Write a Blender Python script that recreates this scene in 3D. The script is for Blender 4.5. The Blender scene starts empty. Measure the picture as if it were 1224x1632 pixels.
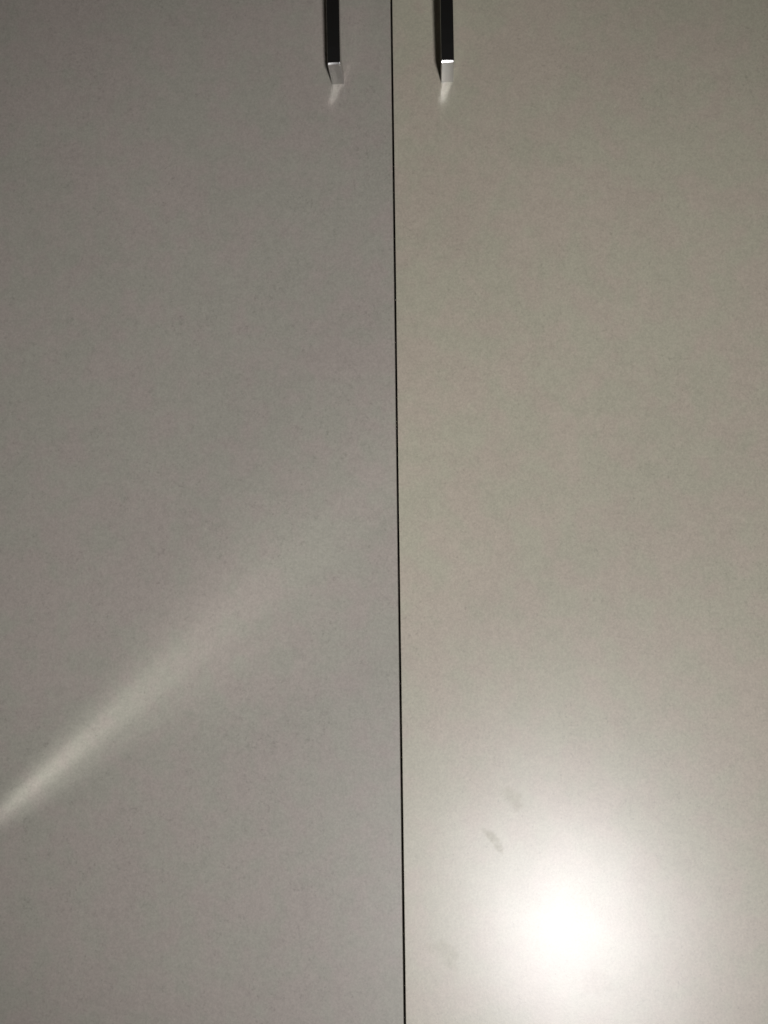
import bpy, bmesh, math
from mathutils import Vector, Matrix

sc = bpy.context.scene
col = sc.collection
R = math.radians

# ------------------------------------------------------------------ camera
CAM_Z = 1.40                      # lens height above the floor
D = 0.66                          # lens to door fronts
cam_d = bpy.data.cameras.new('camera')
cam = bpy.data.objects.new('camera', cam_d)
col.objects.link(cam)
cam_d.sensor_fit = 'HORIZONTAL'
cam_d.sensor_width = 36.0
cam_d.lens = 36.0 * 1320.0 / 1224.0
cam_d.clip_start = 0.01
cam_d.clip_end = 50
PITCH, YAW, ROLL = R(5.8), R(3.2), R(-0.66)
cam.location = (0.0257, -D, CAM_Z)
cam.rotation_mode = 'QUATERNION'
cam.rotation_quaternion = (Matrix.Rotation(YAW, 3, 'Z') @ Matrix.Rotation(R(90) + PITCH, 3, 'X')
                           @ Matrix.Rotation(ROLL, 3, 'Z')).to_quaternion()
sc.camera = cam

# ------------------------------------------------------------------ world: a dim, unlit room
w = bpy.data.worlds.new('World'); sc.world = w; w.use_nodes = True
bg = w.node_tree.nodes['Background']
bg.inputs['Color'].default_value = (1.0, 0.93, 0.82, 1)
bg.inputs['Strength'].default_value = 0.006

# ------------------------------------------------------------------ the one lamp of the room
ld = bpy.data.lights.new('room_lamp', 'AREA')        # tall diffuse lamp
ld.shape = 'ELLIPSE'; ld.size = 0.24; ld.size_y = 0.50
ld.energy = 28.5
ld.color = (1.0, 0.972, 0.982)
lamp = bpy.data.objects.new('room_lamp', ld); col.objects.link(lamp)
lamp.location = (0.462, -2.31, CAM_Z - 1.140)
lamp.rotation_mode = 'QUATERNION'
lamp.rotation_quaternion = (Vector((0.0, 0.0, CAM_Z)) - lamp.location).to_track_quat('-Z', 'Y')
# added spot at the lamp's position, brightens the middle of the doors
pd = bpy.data.lights.new('added_light_pool', 'SPOT')
pd.energy = 104
pd.spot_size = R(27)
pd.spot_blend = 1.0
pd.shadow_soft_size = 0.12
pd.color = ld.color
pool = bpy.data.objects.new('added_light_pool', pd); col.objects.link(pool)
pool.location = lamp.location
pool.rotation_mode = 'QUATERNION'
pool.rotation_quaternion = (Vector((0.01, 0, CAM_Z + 0.06)) - lamp.location).to_track_quat('-Z', 'Y')

# spots added out of view for the skimming glint: narrow beam, soft halo, weak spill
def skim(name, energy, src, dst, half_across, half_up, colour):
    d = bpy.data.lights.new(name, 'SPOT')
    d.energy = energy; d.spot_size = R(2 * half_up); d.spot_blend = 1.0
    d.shadow_soft_size = 0.004; d.color = colour
    o = bpy.data.objects.new(name, d); col.objects.link(o)
    bz = (src - dst).normalized()
    bx = Vector((0, -1, 0)).cross(bz).normalized(); by = bz.cross(bx)
    o.matrix_world = (Matrix.Translation(src) @ Matrix((bx, by, bz)).transposed().to_4x4()
                      @ Matrix.Diagonal((half_across / half_up, 1.0, 1.0, 1.0)))
skim('skimming_beam', 10, Vector((-0.458, -0.0100, CAM_Z - 0.281)), Vector((-0.081, 0.0014, CAM_Z + 0.029)),
     2.9, 4.0, (1.0, 1.0, 0.94))
skim('skimming_halo', 7, Vector((-0.458, -0.0112, CAM_Z - 0.281)), Vector((-0.081, 0.0014, CAM_Z + 0.024)),
     6.6, 5.0, (1.0, 1.0, 0.94))
skim('skimming_spill', 11, Vector((-0.700, -0.150, CAM_Z - 0.480)), Vector((0.05, 0.0, CAM_Z + 0.12)),
     8.0, 6.0, (1.0, 1.0, 0.92))

# ------------------------------------------------------------------ exposure / render
vs = sc.view_settings
vs.view_transform = 'Standard'; vs.look = 'None'; vs.exposure = 0.0; vs.gamma = 1.0
vs.use_curve_mapping = False
sc.render.engine = 'CYCLES'
sc.cycles.use_denoising = True
sc.cycles.caustics_reflective = True
sc.cycles.blur_glossy = 0.0
sc.cycles.sample_clamp_indirect = 6.0
sc.cycles.max_bounces = 8

# ------------------------------------------------------------------ materials
def new_mat(name):
    m = bpy.data.materials.new(name); m.use_nodes = True
    nt = m.node_tree
    return m, nt, nt.nodes['Principled BSDF']

def N(nt, t, **kw):
    n = nt.nodes.new(t)
    for k, v in kw.items():
        if k.startswith('i_'):
            n.inputs[k[2:].replace('_', ' ')].default_value = v
        else:
            setattr(n, k, v)
    return n

def math_node(nt, op, a, b=None, c=None, clamp=False):
    n = nt.nodes.new('ShaderNodeMath'); n.operation = op; n.use_clamp = clamp
    for i, v in enumerate((a, b, c)):
        if v is None: continue
        if isinstance(v, (int, float)): n.inputs[i].default_value = v
        else: nt.links.new(v, n.inputs[i])
    return n.outputs[0]

def ramp(nt, val, lo, hi):
    """smooth 0..1 between lo and hi"""
    n = nt.nodes.new('ShaderNodeMapRange'); n.interpolation_type = 'SMOOTHSTEP'
    nt.links.new(val, n.inputs['Value'])
    n.inputs['From Min'].default_value = lo; n.inputs['From Max'].default_value = hi
    return n.outputs['Result']

def laminate(name, base, seed, smudges=(), coat=0.62):
    """satin melamine front: fine speckle, faint cloudiness, soft gloss, a few finger marks"""
    m, nt, b = new_mat(name)
    L = nt.links.new
    tc = N(nt, 'ShaderNodeTexCoord')
    off = N(nt, 'ShaderNodeVectorMath', operation='ADD'); off.inputs[1].default_value = (seed, seed * .7, seed * 1.3)
    L(tc.outputs['Object'], off.inputs[0]); P = off.outputs[0]
    def noise(scale, detail=3, rough=.55, dist=0.0):
        n = N(nt, 'ShaderNodeTexNoise'); n.inputs['Scale'].default_value = scale
        n.inputs['Detail'].default_value = detail; n.inputs['Roughness'].default_value = rough
        n.inputs['Distortion'].default_value = dist
        L(P, n.inputs['Vector']); return n.outputs['Fac']
    cloud, hue = noise(9, 4), noise(42, 3)
    grain, speck = noise(620, 3, .7), noise(330, 2, .6)
    where = noise(38, 3)
    # brightness factor
    f = math_node(nt, 'MULTIPLY_ADD', cloud, 0.10, 0.95)
    f = math_node(nt, 'ADD', f, math_node(nt, 'MULTIPLY_ADD', grain, 0.60, -0.30))
    sp = math_node(nt, 'MULTIPLY', ramp(nt, speck, .58, .70), ramp(nt, where, .38, .62))
    f = math_node(nt, 'SUBTRACT', f, math_node(nt, 'MULTIPLY', sp, 0.14))
    f = math_node(nt, 'ADD', f, math_node(nt, 'MULTIPLY_ADD', noise(115, 3, .6), 0.16, -0.08))
    lt = math_node(nt, 'MULTIPLY', ramp(nt, noise(290, 2, .6), .68, .78), 0.09)
    f = math_node(nt, 'ADD', f, lt)
    # faint green / pink drift of the decor paper
    mix = N(nt, 'ShaderNodeMix', data_type='RGBA')
    hue = math_node(nt, 'ADD', math_node(nt, 'MULTIPLY', hue, .6), math_node(nt, 'MULTIPLY', noise(11, 2), .4))
    L(ramp(nt, hue, .40, .60), mix.inputs['Factor'])
    mix.inputs['A'].default_value = (base[0] * .972, base[1] * 1.010, base[2] * .985, 1)
    mix.inputs['B'].default_value = (base[0] * 1.026, base[1] * .988, base[2] * 1.008, 1)
    sc_ = N(nt, 'ShaderNodeVectorMath', operation='SCALE')
    L(mix.outputs['Result'], sc_.inputs[0]); L(f, sc_.inputs['Scale'])
    L(sc_.outputs[0], b.inputs['Base Color'])
    b.inputs['Roughness'].default_value = 0.50
    b.inputs['IOR'].default_value = 1.43
    # finger marks: dull the gloss film where skin grease dried
    sep = N(nt, 'ShaderNodeSeparateXYZ'); L(tc.outputs['Object'], sep.inputs[0])
    wob = noise(160, 2)
    mask = None
    for (cx, cz, ang, ln, wd, amt) in smudges:
        dx = math_node(nt, 'SUBTRACT', sep.outputs['X'], cx); dz = math_node(nt, 'SUBTRACT', sep.outputs['Z'], cz)
        c, s = math.cos(ang), math.sin(ang)
        u = math_node(nt, 'ADD', math_node(nt, 'MULTIPLY', dx, c / ln), math_node(nt, 'MULTIPLY', dz, s / ln))
        v = math_node(nt, 'ADD', math_node(nt, 'MULTIPLY', dx, -s / wd), math_node(nt, 'MULTIPLY', dz, c / wd))
        v = math_node(nt, 'ADD', v, math_node(nt, 'MULTIPLY', math_node(nt, 'MULTIPLY', u, u), 0.55))
        r2 = math_node(nt, 'ADD', math_node(nt, 'MULTIPLY', u, u), math_node(nt, 'MULTIPLY', v, v))
        r2 = math_node(nt, 'ADD', r2, math_node(nt, 'MULTIPLY_ADD', wob, 2.6, -1.3))
        k = math_node(nt, 'SUBTRACT', 1.0, ramp(nt, r2, -0.1, 1.4))
        k = math_node(nt, 'MULTIPLY', k, amt)
        mask = k if mask is None else math_node(nt, 'MAXIMUM', mask, k)
    cw = math_node(nt, 'MULTIPLY_ADD', noise(17, 4), 0.24, coat - 0.12)
    if mask is not None:
        cw = math_node(nt, 'MULTIPLY', cw, math_node(nt, 'SUBTRACT', 1.0, mask))
    L(cw, b.inputs['Coat Weight'])
    b.inputs['Coat Roughness'].default_value = 0.32
    b.inputs['Coat IOR'].default_value = 1.6
    bp = N(nt, 'ShaderNodeBump'); bp.inputs['Strength'].default_value = 0.13
    bp.inputs['Distance'].default_value = 0.00025
    L(grain, bp.inputs['Height']); L(bp.outputs[0], b.inputs['Normal'])
    bp2 = N(nt, 'ShaderNodeBump'); bp2.inputs['Strength'].default_value = 0.06
    bp2.inputs['Distance'].default_value = 0.00025
    L(grain, bp2.inputs['Height']); L(bp2.outputs[0], b.inputs['Coat Normal'])
    return m

M_RIGHT = laminate('laminate_warm_grey', (0.462, 0.428, 0.341), 3.1, coat=0.68, smudges=(
    (0.0706, CAM_Z - 0.1865, R(-49), 0.0125, 0.0038, .46),     # diagonal swipe
    (0.0865, CAM_Z - 0.1560, R(-52), 0.0125, 0.0062, .26),     # faint fingertip arc
    (0.0315, CAM_Z - 0.2690, R(-38), 0.0140, 0.0085, .22),     # soft thumb mark
    (0.1420, CAM_Z - 0.2880, R(5), 0.0150, 0.0110, .08)))
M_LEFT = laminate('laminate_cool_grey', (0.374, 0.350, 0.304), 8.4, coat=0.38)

m, nt, b = new_mat('brushed_aluminium'); M_METAL = m
b.inputs['Metallic'].default_value = 1.0
b.inputs['Base Color'].default_value = (0.50, 0.50, 0.49, 1)
tc = N(nt, 'ShaderNodeTexCoord'); mp = N(nt, 'ShaderNodeMapping'); mp.inputs['Scale'].default_value = (2600, 500, 90)
nz = N(nt, 'ShaderNodeTexNoise'); nz.inputs['Scale'].default_value = 1.0; nz.inputs['Detail'].default_value = 3
nt.links.new(tc.outputs['Object'], mp.inputs[0]); nt.links.new(mp.outputs[0], nz.inputs['Vector'])
nt.links.new(math_node(nt, 'MULTIPLY_ADD', nz.outputs['Fac'], 0.02, 0.225), b.inputs['Roughness'])

m, nt, b = new_mat('dark_chipboard'); M_DARK = m
nz = N(nt, 'ShaderNodeTexNoise'); nz.inputs['Scale'].default_value = 60
cr = N(nt, 'ShaderNodeMix', data_type='RGBA')
cr.inputs['A'].default_value = (0.020, 0.017, 0.014, 1); cr.inputs['B'].default_value = (0.035, 0.030, 0.026, 1)
nt.links.new(nz.outputs['Fac'], cr.inputs['Factor']); nt.links.new(cr.outputs['Result'], b.inputs['Base Color'])
b.inputs['Roughness'].default_value = 0.8

# ------------------------------------------------------------------ mesh helpers
def obj_from_bm(name, bm, mat, parent=None):
    bmesh.ops.recalc_face_normals(bm, faces=bm.faces)
    me = bpy.data.meshes.new(name); bm.to_mesh(me); bm.free()
    me.materials.append(mat)
    o = bpy.data.objects.new(name, me); col.objects.link(o)
    if parent is not None: o.parent = parent
    return o

def board(name, x0, x1, y0, y1, z0, z1, mat, parent, bev=0.0006, seg=3):
    bm = bmesh.new()
    bmesh.ops.create_cube(bm, size=1)
    for v in bm.verts:
        v.co = Vector((x0 if v.co.x < 0 else x1, y0 if v.co.y < 0 else y1, z0 if v.co.z < 0 else z1))
    bmesh.ops.bevel(bm, geom=bm.edges[:], offset=bev, segments=seg, affect='EDGES', profile=.5)
    o = obj_from_bm(name, bm, mat, parent)
    for p in o.data.polygons: p.use_smooth = False
    return o

# ------------------------------------------------------------------ the cabinet
Z0, Z1 = 0.52, 2.12
HALF = 0.498
cab = bpy.data.objects.new('cabinet', None); col.objects.link(cab)
cab.location = (0, 0, Z0)
cab['label'] = 'grey cabinet with two flat satin doors and slim metal bar handles'
cab['category'] = 'cabinet'

T = 0.018
def in_cab(o):
    o.parent = cab; o.matrix_parent_inverse = Matrix.Translation((0, 0, -Z0)); return o
in_cab(board('side_panel', -HALF, -HALF + T, 0.032, 0.40, Z0, Z1, M_DARK, None))
in_cab(board('side_panel', HALF - T, HALF, 0.032, 0.40, Z0, Z1, M_DARK, None))
in_cab(board('top_panel', -HALF + T, HALF - T, 0.032, 0.392, Z1 - T, Z1, M_DARK, None))
in_cab(board('bottom_panel', -HALF + T, HALF - T, 0.032, 0.392, Z0, Z0 + T, M_DARK, None))
in_cab(board('back_panel', -HALF + T, HALF - T, 0.392, 0.400, Z0, Z1, M_DARK, None))
in_cab(board('divider_panel', -T / 2, T / 2, 0.034, 0.392, Z0 + T, Z1 - T, M_DARK, None))

GAP = 0.00086
door_l = in_cab(board('door', -HALF, -GAP, 0.0, T, Z0 + .002, Z1 - .002, M_LEFT, None, bev=0.0004))
door_l['label'] = 'darker left door crossed by a slanting streak of light'
door_r = in_cab(board('door', GAP, HALF, 0.0, T, Z0 + .002, Z1 - .002, M_RIGHT, None, bev=0.0004))
door_r['label'] = 'lighter right door with a big white lamp highlight near the bottom'
# the left door hangs a little askew: its hinge side sits deeper than the gap side
OPEN = R(-1.0)
hinge = Matrix.Rotation(OPEN, 4, 'Z')
door_l.matrix_basis = hinge

def handle(door, cx, zb, width, label):
    """bow bar handle: one bent metal bar, foot - bar - foot, extruded across its width"""
    Lh, depth, foot, bar, bow = 0.196, 0.0270, 0.0095, 0.0080, 0.006
    out = []                                  # outline in (z, y), y negative = away from the door
    out.append((0.0, 0.0))
    out.append((0.0, -depth + 0.0007)); out.append((0.00115, -depth - 0.00006))   # chamfered lower front edge
    n = 14
    for i in range(1, n):
        t = i / n; out.append((Lh * t, -depth - bow * 4 * t * (1 - t)))
    out.append((Lh - 0.00115, -depth - 0.00006)); out.append((Lh, -depth + 0.0007)); out.append((Lh, 0.0)); out.append((Lh - foot, 0.0))
    r = 0.004
    for k in range(5):
        a = R(90) * k / 4
        out.append((Lh - foot - r * (1 - math.cos(a)), -(depth - bar - r) - r * math.sin(a)))
    for i in range(n - 2, 1, -1):
        t = i / n; out.append((Lh * t, -(depth - bar) - bow * 4 * t * (1 - t)))
    for k in range(4, -1, -1):
        a = R(90) * k / 4
        out.append((foot + r * (1 - math.cos(a)), -(depth - bar - r) - r * math.sin(a)))
    out.append((foot, 0.0))
    bm = bmesh.new()
    steps, sag = 16, 0.00022                  # the foot ends are very slightly hollow
    rings = []
    for k in range(steps + 1):
        x = width * (k / steps - .5); hol = sag * (1 - (2 * x / width) ** 2)
        rings.append([bm.verts.new((x, y, z + (hol if z < 0.0013 else -hol if z > Lh - 0.0013 else 0))) for z, y in out])
    for a, c in zip(rings, rings[1:]):
        for q in range(len(out)):
            p = (q + 1) % len(out); bm.faces.new((a[q], a[p], c[p], c[q]))
    bm.faces.new(rings[0]); bm.faces.new(rings[-1][::-1])
    bmesh.ops.recalc_face_normals(bm, faces=bm.faces)
    bm.normal_update()
    # soften the long edges of the two side faces
    sides = [e for e in bm.edges if abs(e.verts[0].co.x - e.verts[1].co.x) < 1e-6 and abs(e.verts[0].co.x) > width * .499 and e.calc_face_angle(0) > R(60)
             and not all(abs(v.co.y) < 1e-6 for v in e.verts)]
    bmesh.ops.bevel(bm, geom=sides, offset=0.0008, segments=3, affect='EDGES', profile=.5, clamp_overlap=True)
    o = obj_from_bm('handle', bm, M_METAL, None)
    o.location = (cx, 0, zb)
    o.parent = door
    o['label'] = label
    return o

handle(door_l, -0.0462, CAM_Z + 0.4334, 0.0106, 'dark metal bar handle on the left door')
handle(door_r, 0.0462, CAM_Z + 0.4300, 0.0104, 'dark metal bar handle on the right door')
